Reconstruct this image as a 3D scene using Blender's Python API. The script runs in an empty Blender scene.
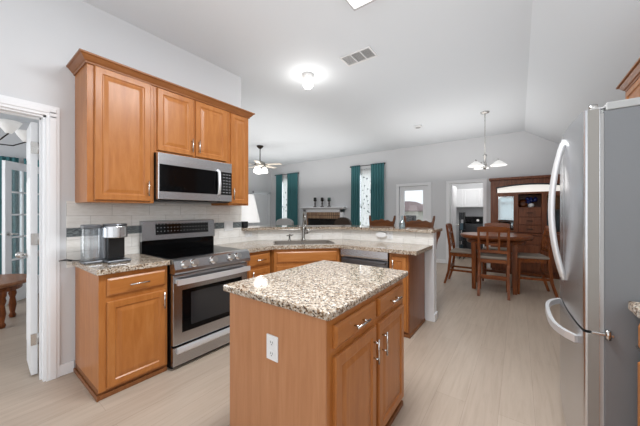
import bpy, bmesh, math, random
from mathutils import Vector, Matrix
PI = math.pi
random.seed(4)
SC = bpy.context.scene
COL = SC.collection

# ------------------------------------------------------------------ camera, sky, lights, exposure
cam_d = bpy.data.cameras.new('camera'); cam = bpy.data.objects.new('camera', cam_d); COL.objects.link(cam)
cam.location = (2.958, -0.600, 1.313)
cam.rotation_euler = (PI/2, 0, math.radians(36.346))
cam_d.sensor_width = 36; cam_d.lens = 270.436/640*36
cam_d.shift_y = -(213-211.842)/640
cam_d.clip_start = 0.05
SC.camera = cam
w = bpy.data.worlds.new('sky'); SC.world = w; w.use_nodes = True
wn = w.node_tree.nodes; bg = wn['Background']
bg.inputs[0].default_value = (0.86, 0.93, 1.0, 1); bg.inputs[1].default_value = 1.0
SC.view_settings.view_transform = 'Standard'; SC.view_settings.look = 'None'
SC.view_settings.exposure = 0.5; SC.view_settings.gamma = 1; SC.view_settings.use_curve_mapping = False

def area(name, loc, rot, sx, sy, power, col=(1, 1, 1)):
    l = bpy.data.lights.new(name, 'AREA'); l.shape = 'RECTANGLE'; l.size = sx; l.size_y = sy; l.energy = power; l.color = col
    o = bpy.data.objects.new(name, l); COL.objects.link(o); o.location = loc; o.rotation_euler = rot
    return o
def point(name, loc, power, r=0.08, col=(1, .98, .95)):
    l = bpy.data.lights.new(name, 'POINT'); l.energy = power; l.shadow_soft_size = r; l.color = col
    o = bpy.data.objects.new(name, l); COL.objects.link(o); o.location = loc
    return o
FILL_COL = (.935, .97, 1)
# unseen fill panels added behind the camera and facing the ceiling for even brightness
area('fill_behind_camera', (1.9, -3.7, 1.45), (PI/2, 0, 0), 4.0, 2.6, 26, FILL_COL)
area('uplight_fill_kitchen', (2.0, .6, 2.1), (PI, 0, 0), 2.6, 7, 20, FILL_COL)  # this and the next two are added upward panels that brighten the ceiling
area('uplight_fill_living', (-2.2, 4.2, 2.1), (PI, 0, 0), 4.2, 4.4, 38, (1, .99, .97))
area('uplight_fill_dining', (1.9, 5.3, 2.1), (PI, 0, 0), 2.4, 2.2, 13, (1, .99, .97))
area('fill_study', (-2.6, -3.4, 1.5), (PI/2, 0, 0), 3.0, 2.0, 60, FILL_COL)  # added panel brightening the study; no window stands here
area('fill_kitchen_side', (3.95, -1.6, 1.9), (0, PI/2, 0), 1.2, 2.4, 17, FILL_COL)  # added side panel brightening the range wall, no opening modelled there
area('daylight_window_west', (-4.02, 6.95, 1.6), (-PI/2, 0, 0), 0.7, 1.7, 5, (.93, .97, 1))
area('daylight_window_east', (-0.73, 6.95, 1.6), (-PI/2, 0, 0), 0.7, 1.7, 5, (.93, .97, 1))
point('laundry_light', (1.9, 7.6, 2.3), 14, .15)  # point light inside the laundry room, no fixture modelled
point('chandelier_light', (2.47, 5.02, 1.85), 2.5, .2)

# ------------------------------------------------------------------ materials
def lin(c):
    return tuple(((v/255)/12.92 if v/255 <= .04045 else ((v/255+.055)/1.055)**2.4) for v in c) + (1,)
def base(name, col, rough=.5, metal=0, **kw):
    m = bpy.data.materials.new(name); m.use_nodes = True
    b = m.node_tree.nodes['Principled BSDF']
    b.inputs['Base Color'].default_value = lin(col); b.inputs['Roughness'].default_value = rough; b.inputs['Metallic'].default_value = metal
    for k, v in kw.items():
        b.inputs[k.replace('_', ' ')].default_value = v
    return m
def N(m, t, **kw):
    n = m.node_tree.nodes.new(t)
    for k, v in kw.items(): setattr(n, k, v)
    return n
def L(m, a, b): m.node_tree.links.new(a, b)
def coords(m, scale=(1, 1, 1), kind='Object', rot=(0, 0, 0)):
    tc = N(m, 'ShaderNodeTexCoord'); mp = N(m, 'ShaderNodeMapping')
    mp.inputs['Scale'].default_value = scale; mp.inputs['Rotation'].default_value = rot
    L(m, tc.outputs[kind], mp.inputs[0]); return mp.outputs[0]
def ramp(m, fac, stops, interp='LINEAR'):
    r = N(m, 'ShaderNodeValToRGB'); r.color_ramp.interpolation = interp
    e = r.color_ramp.elements
    while len(e) < len(stops): e.new(.5)
    for i, (p, c) in enumerate(stops): e[i].position = p; e[i].color = lin(c)
    L(m, fac, r.inputs[0]); return r.outputs[0]
def noise(m, vec, scale, detail=3, rough=.5, dist=0):
    n = N(m, 'ShaderNodeTexNoise'); n.inputs['Scale'].default_value = scale; n.inputs['Detail'].default_value = detail
    n.inputs['Roughness'].default_value = rough; n.inputs['Distortion'].default_value = dist
    L(m, vec, n.inputs['Vector']); return n.outputs['Fac']
def mix(m, fac, a, b, mode='MIX'):
    n = N(m, 'ShaderNodeMix', data_type='RGBA', blend_type=mode)
    if isinstance(fac, (int, float)): n.inputs[0].default_value = fac
    else: L(m, fac, n.inputs[0])
    for s, v in ((6, a), (7, b)):
        if isinstance(v, tuple): n.inputs[s].default_value = lin(v)
        else: L(m, v, n.inputs[s])
    return n.outputs[2]
def P(m): return m.node_tree.nodes['Principled BSDF']
def bump(m, h, strength=.1, dist=.01):
    b = N(m, 'ShaderNodeBump'); b.inputs['Strength'].default_value = strength; b.inputs['Distance'].default_value = dist
    L(m, h, b.inputs['Height']); L(m, b.outputs[0], P(m).inputs['Normal'])

def wood(name, dark, mid, light, rough=.34, grain=(22, 22, 1.6), coat=.12):
    m = base(name, mid, rough)
    v = coords(m, grain); f = noise(m, v, 1.6, 5, .6, .6)
    c = ramp(m, f, [(.3, dark), (.5, mid), (.72, light)])
    v2 = coords(m, (1, 1, .7)); f2 = noise(m, v2, 6, 2)
    c2 = mix(m, ramp(m, f2, [(.35, (0, 0, 0)), (.75, (110, 110, 110))]), c, light)
    L(m, c2, P(m).inputs['Base Color'])
    P(m).inputs['Coat Weight'].default_value = coat; P(m).inputs['Specular IOR Level'].default_value = .38 if coat > .1 else .3; P(m).inputs['Coat Roughness'].default_value = .22
    return m
MAPLE = wood('maple_upright', (164, 99, 46), (174, 109, 53), (184, 121, 66), grain=(14, 14, 2.2))
MAPLE_H = wood('maple_across', (164, 99, 46), (174, 109, 53), (184, 121, 66), grain=(2.2, 14, 14))
MAPLE_TRIM = wood('maple_moulding', (132, 80, 40), (142, 88, 46), (154, 98, 54), grain=(3, 3, 14))
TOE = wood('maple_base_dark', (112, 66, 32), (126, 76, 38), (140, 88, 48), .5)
CHERRY = wood('cherry_upright', (88, 43, 18), (122, 64, 28), (148, 84, 40), .3, coat=.08)
CHERRY_H = wood('cherry_across', (88, 43, 18), (122, 64, 28), (148, 84, 40), .28, grain=(1.6, 22, 22), coat=.08)
HUTCHW = wood('hutch_walnut', (90, 50, 32), (118, 68, 44), (142, 88, 58), .36, coat=.05)
OAKST = wood('stool_oak', (72, 39, 18), (98, 56, 27), (120, 72, 36), .34, grain=(2, 20, 20))

def granite():
    m = base('speckled_granite', (190, 170, 145), .07)
    v = coords(m)
    f1 = noise(m, v, 64, 4, .65, .2)
    c1 = ramp(m, f1, [(.32, (126, 108, 92)), (.44, (172, 155, 137)), (.55, (200, 188, 172)), (.70, (224, 221, 214))])
    vo = N(m, 'ShaderNodeTexVoronoi'); vo.inputs['Scale'].default_value = 150; L(m, v, vo.inputs['Vector'])
    sep = N(m, 'ShaderNodeSeparateColor'); L(m, vo.outputs['Color'], sep.inputs[0])
    k = ramp(m, sep.outputs[0], [(0, (60, 54, 52)), (.06, (120, 96, 78)), (.14, (186, 162, 138)), (.30, (255, 255, 255)), (.93, (246, 242, 236))], 'CONSTANT')
    c2 = mix(m, 1.0, c1, k, 'MULTIPLY')
    f3 = noise(m, v, 95, 2, .6)
    c3 = mix(m, ramp(m, f3, [(.64, (0, 0, 0)), (.69, (190, 190, 190))]), c2, (84, 76, 72))
    L(m, c3, P(m).inputs['Base Color'])
    return m
GRANITE = granite()

def floor_mat():
    m = base('light_oak_planks', (190, 172, 152), .38)
    tc = N(m, 'ShaderNodeTexCoord'); sp = N(m, 'ShaderNodeSeparateXYZ'); cb = N(m, 'ShaderNodeCombineXYZ')
    L(m, tc.outputs['Object'], sp.inputs[0]); L(m, sp.outputs[1], cb.inputs[0]); L(m, sp.outputs[0], cb.inputs[1])
    br = N(m, 'ShaderNodeTexBrick'); br.offset = .37; L(m, cb.outputs[0], br.inputs['Vector'])
    br.inputs['Scale'].default_value = 1; br.inputs['Brick Width'].default_value = 1.5; br.inputs['Row Height'].default_value = .19
    br.inputs['Mortar Size'].default_value = .0012; br.inputs['Mortar Smooth'].default_value = .3; br.inputs['Bias'].default_value = 0
    br.inputs['Color1'].default_value = lin((190, 174, 158)); br.inputs['Color2'].default_value = lin((182, 165, 149)); br.inputs['Mortar'].default_value = lin((160, 143, 128))
    g = noise(m, coords(m, (14, 1.0, 1)), 2.2, 6, .6, .5)
    c = mix(m, 1, br.outputs['Color'], ramp(m, g, [(.3, (236, 233, 230)), (.5, (248, 247, 246)), (.7, (255, 255, 255))]), 'MULTIPLY')
    kn = noise(m, coords(m, (9, 3.2, 1)), 1.7, 2, .5)
    c2 = mix(m, ramp(m, kn, [(.73, (0, 0, 0)), (.80, (120, 120, 120))]), c, (126, 104, 84))
    L(m, c2, P(m).inputs['Base Color'])
    return m
def paint(name, col, rough=.6, b=.05):
    m = base(name, col, rough)
    if b: bump(m, noise(m, coords(m), 120, 3), b, .004)
    return m
FLOOR = floor_mat()
WALL = paint('pale_grey_paint', (219, 220, 222))
CEIL = paint('white_ceiling_paint', (225, 229, 233), .8, .06)
WHITE = paint('white_gloss_trim', (244, 245, 247), .35, 0)
WHITEP = base('white_plastic', (236, 236, 236), .35)

def keys_mat(name, cw, rh, kw, kh):      # black glass printed with rows of small white legends
    m = base(name, (10, 10, 11), .06)
    tc = N(m, 'ShaderNodeTexCoord'); sp = N(m, 'ShaderNodeSeparateXYZ'); L(m, tc.outputs['Object'], sp.inputs[0])
    def cell(o, size, keep):
        a = N(m, 'ShaderNodeMath', operation='DIVIDE'); a.inputs[1].default_value = size; L(m, o, a.inputs[0])
        b = N(m, 'ShaderNodeMath', operation='FRACT'); L(m, a.outputs[0], b.inputs[0])
        g = N(m, 'ShaderNodeMath', operation='LESS_THAN'); g.inputs[1].default_value = keep; L(m, b.outputs[0], g.inputs[0]); return g.outputs[0]
    mu = N(m, 'ShaderNodeMath', operation='MULTIPLY'); L(m, cell(sp.outputs[0], cw, kw), mu.inputs[0]); L(m, cell(sp.outputs[2], rh, kh), mu.inputs[1])
    L(m, mix(m, mu.outputs[0], (10, 10, 11), (200, 202, 205)), P(m).inputs['Base Color']); return m
KEYS_R = keys_mat('range_display_glass', .033, .036, .24, .12)
KEYS_M = keys_mat('microwave_keypad_glass', .036, .032, .40, .18)
def tile_mat():
    m = base('cream_subway_tile', (214, 208, 198), .25)
    tc = N(m, 'ShaderNodeTexCoord'); sp = N(m, 'ShaderNodeSeparateXYZ'); cb = N(m, 'ShaderNodeCombineXYZ')
    L(m, tc.outputs['Object'], sp.inputs[0]); L(m, sp.outputs[0], cb.inputs[0]); L(m, sp.outputs[2], cb.inputs[1])
    br = N(m, 'ShaderNodeTexBrick'); L(m, cb.outputs[0], br.inputs['Vector'])
    br.inputs['Scale'].default_value = 1; br.inputs['Brick Width'].default_value = .305; br.inputs['Row Height'].default_value = .0985
    br.inputs['Mortar Size'].default_value = .0022
    br.inputs['Color1'].default_value = lin((246, 244, 240)); br.inputs['Color2'].default_value = lin((238, 235, 230)); br.inputs['Mortar'].default_value = lin((214, 211, 206))
    n = noise(m, coords(m, (4, 1, 14)), 3, 4, .6)
    L(m, mix(m, 1, br.outputs['Color'], ramp(m, n, [(.3, (242, 241, 238)), (.6, (255, 255, 255))]), 'MULTIPLY'), P(m).inputs['Base Color'])
    return m
TILE = tile_mat()
def band_mat():
    m = base('slate_glass_mosaic', (110, 118, 120), .15)
    n = noise(m, coords(m, (9, 1, 60)), 3, 2)
    L(m, ramp(m, n, [(.35, (92, 97, 99)), (.5, (132, 142, 144)), (.65, (150, 154, 150))], 'CONSTANT'), P(m).inputs['Base Color'])
    return m
BAND = band_mat()
def steel_mat(name, col, rough, scale):
    m = base(name, col, rough, 1)
    n = noise(m, coords(m, scale), 3, 3)
    mr = N(m, 'ShaderNodeMapRange'); mr.inputs['To Min'].default_value = rough-.004; mr.inputs['To Max'].default_value = rough+.006
    L(m, n, mr.inputs[0]); L(m, mr.outputs[0], P(m).inputs['Roughness'])
    return m
STEEL = steel_mat('brushed_steel', (208, 209, 212), .27, (1, 1, 60))
RSTEEL = steel_mat('range_steel', (180, 181, 184), .24, (1, 1, 60))
STEEL_D = steel_mat('dark_steel', (120, 122, 126), .3, (1, 1, 60))
FR_SIDE = base('grey_painted_steel', (124, 126, 129), .45)
CHROME = base('satin_nickel', (205, 203, 200), .18, 1)
NICKEL = base('dark_brushed_nickel', (150, 148, 144), .26, 1)
SATIN = base('satin_handle_steel', (232, 232, 233), .36, .6)
BLACKG = base('black_glass', (8, 8, 9), .08, IOR=1.25)
GREYG = base('smoked_glass_window', (40, 41, 43), .1)
BLACK = base('black_plastic', (16, 16, 17), .4)
BRONZE = base('dark_bronze', (48, 40, 34), .35, .8)
TEAL = paint('teal_curtain_cloth', (68, 122, 127), .85, 0)
CUSH = paint('taupe_seat_cloth', (146, 134, 122), .9, .1)
BLUEV = base('cobalt_glaze', (18, 34, 96), .12)
DARKCH = base('dark_brown_leather', (58, 42, 30), .5)
GREYCH = base('grey_chair_cloth', (178, 178, 178), .9)
WASH = base('graphite_enamel', (62, 64, 67), .3, .4)
DIGIT = base('white_legend', (220, 222, 225), .4)
BRICK = None
def brick_mat():
    m = base('buff_brick', (170, 140, 112), .8)
    tc = N(m, 'ShaderNodeTexCoord'); sp = N(m, 'ShaderNodeSeparateXYZ'); cb = N(m, 'ShaderNodeCombineXYZ')
    L(m, tc.outputs['Object'], sp.inputs[0]); L(m, sp.outputs[0], cb.inputs[1]); L(m, sp.outputs[2], cb.inputs[0])
    br = N(m, 'ShaderNodeTexBrick'); br.offset = 0; L(m, cb.outputs[0], br.inputs['Vector'])
    br.inputs['Scale'].default_value = 1; br.inputs['Brick Width'].default_value = .24; br.inputs['Row Height'].default_value = .085; br.inputs['Mortar Size'].default_value = .009
    br.inputs['Color1'].default_value = lin((186, 154, 122)); br.inputs['Color2'].default_value = lin((150, 116, 92)); br.inputs['Mortar'].default_value = lin((92, 76, 66))
    L(m, br.outputs['Color'], P(m).inputs['Base Color']); return m
BRICK = brick_mat()
def emis(name, col, s, basecol=(240, 240, 240)):
    m = base(name, basecol, .4)
    P(m).inputs['Emission Color'].default_value = lin(col); P(m).inputs['Emission Strength'].default_value = s
    return m
BULB = emis('lit_globe_glass', (255, 250, 240), 5)
FANB = emis('lit_fan_glass', (255, 250, 244), 3)
SHADE = emis('glowing_frosted_glass', (255, 252, 246), .22, (222, 222, 222))  # faint glow set in the chandelier shade glass
DIFF = emis('lit_diffuser', (255, 252, 248), 1.2)
LAMPSH = emis('white_lamp_shade_cloth', (255, 250, 244), .25)
PANEL = emis('glowing_pale_panel', (255, 250, 242), .45, (225, 224, 220))
def pane_mat(name='window_glass', tint=(1, 1, 1), gl=.12):
    m = bpy.data.materials.new(name); m.use_nodes = True; nt = m.node_tree
    nt.nodes.remove(nt.nodes['Principled BSDF'])
    t = nt.nodes.new('ShaderNodeBsdfTransparent'); t.inputs[0].default_value = tint + (1,)
    g = nt.nodes.new('ShaderNodeBsdfGlossy'); g.inputs['Roughness'].default_value = .02
    mx = nt.nodes.new('ShaderNodeMixShader'); mx.inputs[0].default_value = gl
    nt.links.new(t.outputs[0], mx.inputs[1]); nt.links.new(g.outputs[0], mx.inputs[2])
    nt.links.new(mx.outputs[0], nt.nodes['Material Output'].inputs[0]); return m
GLASS = pane_mat()
GLASSH = pane_mat('cabinet_glass', (.92, .97, .98), .2)
TANK = pane_mat('clear_water_tank', (.86, .89, .92), .16)
def sheer_mat():
    m = bpy.data.materials.new('patterned_sheer'); m.use_nodes = True; nt = m.node_tree
    b = nt.nodes['Principled BSDF']
    v = coords(m, (1, 1, 1))
    vo = N(m, 'ShaderNodeTexVoronoi'); vo.inputs['Scale'].default_value = 9; L(m, v, vo.inputs['Vector'])
    n = noise(m, v, 24, 2)
    mu = N(m, 'ShaderNodeMath', operation='ADD'); L(m, vo.outputs['Distance'], mu.inputs[0]); L(m, n, mu.inputs[1])
    c = ramp(m, mu.outputs[0], [(.58, (110, 122, 122)), (.74, (240, 241, 241))])
    L(m, c, b.inputs['Base Color']); b.inputs['Roughness'].default_value = .9
    tr = nt.nodes.new('ShaderNodeBsdfTranslucent'); L(m, c, tr.inputs[0])
    mx = nt.nodes.new('ShaderNodeMixShader'); mx.inputs[0].default_value = .65
    L(m, b.outputs[0], mx.inputs[1]); L(m, tr.outputs[0], mx.inputs[2]); L(m, mx.outputs[0], nt.nodes['Material Output'].inputs[0])
    return m
SHEER = sheer_mat()
REFLECTOR = base('bluish_reflector', (150, 163, 168), .08, 1)
ROOF = base('mauve_roof_shingle', (128, 108, 108), .9)
SIDING = base('pale_siding', (206, 202, 196), .8)
GRASS = base('lawn', (120, 130, 90), .95)

# ------------------------------------------------------------------ mesh helpers
class MB:
    def __init__(s): s.bm = bmesh.new()
    def box(s, x0, y0, z0, x1, y1, z1, bevel=0, seg=2):
        x0, x1 = min(x0, x1), max(x0, x1); y0, y1 = min(y0, y1), max(y0, y1); z0, z1 = min(z0, z1), max(z0, z1)
        v = [s.bm.verts.new(p) for p in ((x0, y0, z0), (x1, y0, z0), (x1, y1, z0), (x0, y1, z0), (x0, y0, z1), (x1, y0, z1), (x1, y1, z1), (x0, y1, z1))]
        f = [s.bm.faces.new([v[i] for i in q]) for q in ((3, 2, 1, 0), (4, 5, 6, 7), (0, 1, 5, 4), (1, 2, 6, 5), (2, 3, 7, 6), (3, 0, 4, 7))]
        if bevel:
            ed = list({e for q in f for e in q.edges})
            bmesh.ops.bevel(s.bm, geom=ed, offset=bevel, segments=seg, affect='EDGES', profile=.5)
        return s
    def loops(s, rings, cap0=True, cap1=True, closed=True, smooth=False):
        vs = [[s.bm.verts.new(p) for p in r] for r in rings]
        n = len(vs[0])
        for a, b in zip(vs, vs[1:]):
            for i in range(n if closed else n-1):
                j = (i+1) % n
                try: s.bm.faces.new((a[i], a[j], b[j], b[i])).smooth = smooth
                except ValueError: pass
        if cap0: s.bm.faces.new(vs[0][::-1])
        if cap1: s.bm.faces.new(vs[-1])
        return s
    def tube(s, pts, r, seg=10, smooth=True):
        pts = [Vector(p) for p in pts]; rs = r if isinstance(r, (list, tuple)) else [r]*len(pts)
        up = None; rings = []
        for i, p in enumerate(pts):
            d = (pts[min(i+1, len(pts)-1)]-pts[max(i-1, 0)]).normalized()
            if up is None: up = Vector((0, 0, 1)) if abs(d.z) < .9 else Vector((1, 0, 0))
            a = d.cross(up).normalized(); b = a.cross(d).normalized(); up = b
            rings.append([p+(a*math.cos(2*PI*k/seg)+b*math.sin(2*PI*k/seg))*rs[i] for k in range(seg)])
        return s.loops(rings, smooth=smooth)
    def bar(s, pts, wx, wy, ref=(1, 0, 0)):
        # rectangular section swept along points; wx along ref
        pts = [Vector(p) for p in pts]; ref = Vector(ref); rings = []
        WX = wx if isinstance(wx, (list, tuple)) else [wx]*len(pts)
        WY = wy if isinstance(wy, (list, tuple)) else [wy]*len(pts)
        for i, p in enumerate(pts):
            d = (pts[min(i+1, len(pts)-1)]-pts[max(i-1, 0)]).normalized()
            b = d.cross(ref).normalized()
            a = ref*WX[i]/2; b = b*WY[i]/2
            rings.append([p-a-b, p+a-b, p+a+b, p-a+b])
        return s.loops(rings)
    def lathe(s, prof, c=(0, 0, 0), seg=24, smooth=True, cap=True):
        rings = [[(c[0]+r*math.cos(2*PI*k/seg), c[1]+r*math.sin(2*PI*k/seg), c[2]+z) for k in range(seg)] for r, z in prof]
        return s.loops(rings, cap, cap, smooth=smooth)
    def prism(s, poly, z0, z1, bevel=0):
        n0 = len(s.bm.faces)
        s.loops([[(x, y, z0) for x, y in poly], [(x, y, z1) for x, y in poly]])
        if bevel:
            s.bm.faces.ensure_lookup_table()
            fs = s.bm.faces[n0:]
            ed = list({e for q in fs for e in q.edges})
            bmesh.ops.bevel(s.bm, geom=ed, offset=bevel, segments=2, affect='EDGES', profile=.5)
        return s
    def prism_y(s, poly, y0, y1):   # outline in x,z
        return s.loops([[(x, y0, z) for x, z in poly], [(x, y1, z) for x, z in poly]])
    def prism_x(s, poly, x0, x1):   # outline in y,z
        return s.loops([[(x0, y, z) for y, z in poly], [(x1, y, z) for y, z in poly]])
    def panel(s, x0, z0, x1, z1, y, rings):
        # concentric rectangles: rings of (inset, outward), facing -y
        R = []
        for ins, o in rings:
            R.append([(x0+ins, y-o, z0+ins), (x1-ins, y-o, z0+ins), (x1-ins, y-o, z1-ins), (x0+ins, y-o, z1-ins)])
        return s.loops(R)
    def sphere(s, c, r, sz=1, u=16, v=10):
        prof = [(max(r*math.sin(PI*i/v), .0005), -r*sz*math.cos(PI*i/v)) for i in range(v+1)]
        return s.lathe(prof, c, u)
    def xf(s, m): s.bm.transform(m); return s

def obj(name, mb, mat, parent=None, smooth_angle=None):
    bmesh.ops.recalc_face_normals(mb.bm, faces=mb.bm.faces)
    me = bpy.data.meshes.new(name); mb.bm.to_mesh(me); mb.bm.free()
    me.materials.append(mat)
    o = bpy.data.objects.new(name, me); COL.objects.link(o)
    if parent: o.parent = parent
    return o
def tag(o, label, cat, group=None, kind=None):
    o['label'] = label; o['category'] = cat
    if group: o['group'] = group
    if kind: o['kind'] = kind
    return o
def thing(name, label, cat, loc=(0, 0, 0), rz=0, group=None):
    o = bpy.data.objects.new(name, None); COL.objects.link(o); o.empty_display_size = .1
    o.location = loc; o.rotation_euler = (0, 0, rz)
    return tag(o, label, cat, group)
def loc_of(root): return (Matrix.Translation(root.location) @ Matrix.Rotation(root.rotation_euler[2], 4, 'Z')).inverted()
def wobj(name, mb, mat, root):           # mesh drawn in room coordinates, stored under a thing
    mb.xf(loc_of(root)); return obj(name, mb, mat, root)
def struct(name, mb, mat, parent=None, label=None):
    o = obj(name, mb, mat, parent)
    if not parent: o['kind'] = 'structure'
    if label: o['label'] = label
    return o
def dup(root, loc, rz, label=None, group=None):
    r = root.copy(); COL.objects.link(r); r.location = loc; r.rotation_euler = (0, 0, rz)
    if label: r['label'] = label
    if group: r['group'] = group
    for ch in list(root.children):
        c = ch.copy(); COL.objects.link(c); c.parent = r
        for g in ch.children:
            d = g.copy(); COL.objects.link(d); d.parent = c
    return r

# ------------------------------------------------------------------ the room
D = 6.846; CH = 3.09; XR = 4.02; XL = -4.9; CREASE = 3.05
struct('floor', MB().box(XL-.1, -4, -.06, XR+.1, 9.2, 0), FLOOR)
c = MB(); c.box(XL-.1, -4, CH, CREASE, D+.15, CH+.08)
c.prism_y([(CREASE, CH), (XR+.1, 2.40), (XR+.1, 2.48), (CREASE, CH+.08)], -4, D+.15)
struct('ceiling', c, CEIL)
# range wall (x=0): door opening to the study, full height to y=1.661
W = MB(); WT = .12
W.box(-WT, -.17, 0, 0, 1.661, CH); W.box(-WT, -1.05, 2.06, 0, -.17, CH); W.box(-WT, -4, 0, 0, -1.05, CH)
struct('wall_left', W, WALL)
# back wall with two windows, the garden door and the laundry doorway
W = MB(); y0, y1 = D, D+.13
def wall_x(W, spans, x0, x1, zt, y0, y1):
    x = x0
    for (a, b, z0, z1) in spans:
        W.box(x, y0, 0, a, y1, zt)
        if z0 > 0: W.box(a, y0, 0, b, y1, z0)
        W.box(a, y0, z1, b, y1, zt); x = b
    W.box(x, y0, 0, x1, y1, zt)
wall_x(W, [(-4.42, -3.62, .5, 2.52), (-1.12, -.34, .5, 2.52), (.24, 1.03, 0, 2.02), (1.545, 2.275, 0, 2.02)], XL, CREASE, CH, y0, y1)
W.prism_y([(CREASE, 0), (XR, 0), (XR, 2.46), (CREASE, CH)], y0, y1)
struct('wall_back', W, WALL)
struct('wall_front', MB().box(XL-.1, -4.1, 0, XR+.1, -4, CH), WALL)
struct('wall_right', MB().box(XR, -4, 0, XR+.1, D+.13, 2.46), WALL)
W = MB(); W.box(XL-.1, 1.2, 0, XL, 5.98, CH); W.box(XL-.1, 6.68, 0, XL, D, CH); W.box(XL-.1, 5.98, 2.0, XL, 6.68, CH)
W.box(XL-.1, -4, 0, XL, 1.2, CH)
struct('wall_far', W, WALL)
struct('wall_study', MB().box(XL, 1.1, 0, -WT, 1.2, CH), WALL)
# laundry room beyond the doorway
W = MB(); W.box(1.0, 8.9, 0, 3.1, 9.0, 2.6); W.box(1.0, D+.13, 0, 1.08, 8.9, 2.6); W.box(3.02, D+.13, 0, 3.1, 8.9, 2.6); W.box(1.0, D+.13, 2.5, 3.1, 9.0, 2.6)
struct('wall_laundry', W, WALL)
# half wall that carries the raised bar
HW = [(0.0, 1.665), (0.0, 1.95), (.86, 2.80), (2.14, 2.80), (2.14, 2.93), (.806, 2.93), (-.13, 2.005), (-.13, 1.665)]
struct('wall_bar', MB().prism(HW, 0, 1.062), WHITE)
# baseboards
b = MB(); b.box(0, -.10, 0, .014, -.005, .09, .003)
struct('baseboard_left', b, WHITE)
b = MB()
for a, q in ((-3.9+.6, -3.25), (-1.4, .18), (1.10, 1.46), (2.36, 2.45), (3.83, XR)): b.box(a, D-.014, 0, q, D, .1, .003)
b.box(XL+.02, D-.014, 0, -3.3, D, .1, .003)
struct('baseboard_back', b, WHITE)
b = MB(); b.box(2.14, 2.80, 0, 2.154, 2.944, .09, .003); b.box(.9, 2.93, 0, 2.154, 2.944, .09, .003)
struct('baseboard_bar', b, WHITE)
b = MB(); b.box(XR-.014, 2.2, 0, XR, D, .09, .003); struct('baseboard_right', b, WHITE)

def casing_y(name, x0, x1, zt, y, wd=.075, t=.018):    # around an opening in a wall facing -y
    m = MB(); m.box(x0-wd, y-t, 0, x0, y, zt+wd, .004); m.box(x1, y-t, 0, x1+wd, y, zt+wd, .004); m.box(x0-wd, y-t-.002, zt, x1+wd, y, zt+wd, .004)
    m.box(x0-wd-.008, y-t-.006, zt+wd-.018, x1+wd+.008, y, zt+wd, .003)
    return struct(name, m, WHITE)
casing_y('trim_1', .24, 1.03, 2.02, D)
casing_y('trim_2', 1.545, 2.275, 2.02, D)
# casing round the study doorway, on the range wall
m = MB()
for (a, q) in ((-.17, -.095), (-1.125, -1.05)):
    m.box(-.002, a, 0, .016, q, 2.06); m.box(.016, a+.018, 0, .023, q-.018, 2.06, .003)
m.box(-.002, -1.125, 2.06, .016, -.095, 2.14); m.box(.016, -1.107, 2.08, .023, -.113, 2.118, .003)
m.box(.016, -.152, 2.05, .023, -.113, 2.09); m.box(.016, -1.107, 2.05, .023, -1.068, 2.09)
m.box(-WT, -.185, 0, 0, -.17, 2.06); m.box(-WT, -1.05, 2.045, 0, -.17, 2.06); m.box(-WT, -1.05, 0, 0, -1.035, 2.06)
m.box(-.075, -.197, 0, -.055, -.185, 2.045); m.box(-.075, -1.03, 2.032, -.055, -.19, 2.045)
struct('trim_3', m, WHITE)
# casing of the doorway on the far living-room wall
m = MB(); m.box(XL, 5.91, 0, XL+.018, 5.98, 2.07, .003); m.box(XL, 6.68, 0, XL+.018, 6.75, 2.07, .003); m.box(XL, 5.91, 2.0, XL+.018, 6.75, 2.07, .003)
struct('trim_4', m, WHITE)

# windows in the back wall
for i, (a, q) in enumerate(((-4.42, -3.62), (-1.12, -.34))):
    fr = MB()
    for (p0, p1, r0, r1) in ((a, a+.05, .5, 2.52), (q-.05, q, .5, 2.52), (a+.05, q-.05, .5, .55), (a+.05, q-.05, 2.47, 2.52), (a+.05, q-.05, 1.48, 1.53)):
        fr.box(p0, D+.06, r0, p1, D+.12, r1, .004)
    fo = struct('window_%d' % (i+1), fr, WHITE)
    obj('pane', MB().box(a+.05, D+.085, .55, q-.05, D+.092, 2.47), GLASS, fo)
    obj('sill', MB().box(a-.04, D-.03, .47, q+.04, D+.06, .5, .005), WHITE, fo)
# garden door with a tall glass light
d = MB()
x0, x1 = .25, 1.02; gx0, gx1, gz0, gz1 = .375, .885, .62, 1.9
d.box(x0, D+.03, .01, gx0, D+.075, 2.01); d.box(gx1, D+.03, .01, x1, D+.075, 2.01); d.box(gx0, D+.03, .01, gx1, D+.075, gz0); d.box(gx0, D+.03, gz1, gx1, D+.075, 2.01)
for (p0, p1, r0, r1) in ((gx0-.03, gx0, gz0-.03, gz1+.03), (gx1, gx1+.03, gz0-.03, gz1+.03), (gx0, gx1, gz0-.03, gz0), (gx0, gx1, gz1, gz1+.03)):
    d.box(p0, D+.018, r0, p1, D+.03, r1, .003)
dr = struct('door_1', d, WHITE)
obj('pane', MB().box(gx0, D+.05, gz0, gx1, D+.056, gz1), GLASS, dr)
k = MB(); k.tube([(.31, D+.03, .98), (.31, D-.01, .98)], .012); k.sphere((.31, D-.025, .98), .028); obj('door_knob', k, CHROME, dr)

def panel_leaf(w, h, t=.036):     # six-panel leaf, local x 0..w, centred on y=0
    m = MB(); m.box(0, -t/2, .012, w, t/2, h)
    cols = 2 if w > .5 else 1
    cw = (w-.11*(cols+1))/cols
    for ci in range(cols):
        xa = .11+ci*(cw+.11)
        for za, zb in ((.2, .8), (.95, 1.6), (1.7, 1.93)):
            for sgn in (1, -1):
                R = []
                for ins, o in ((0, 0), (.012, .006), (.03, .006), (.045, .012)):
                    R.append([(xa+ins, sgn*(-t/2-o), za+ins), (xa+cw-ins, sgn*(-t/2-o), za+ins), (xa+cw-ins, sgn*(-t/2-o), zb-ins), (xa+ins, sgn*(-t/2-o), zb-ins)])
                m.loops(R, cap0=False)
    return m
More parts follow.
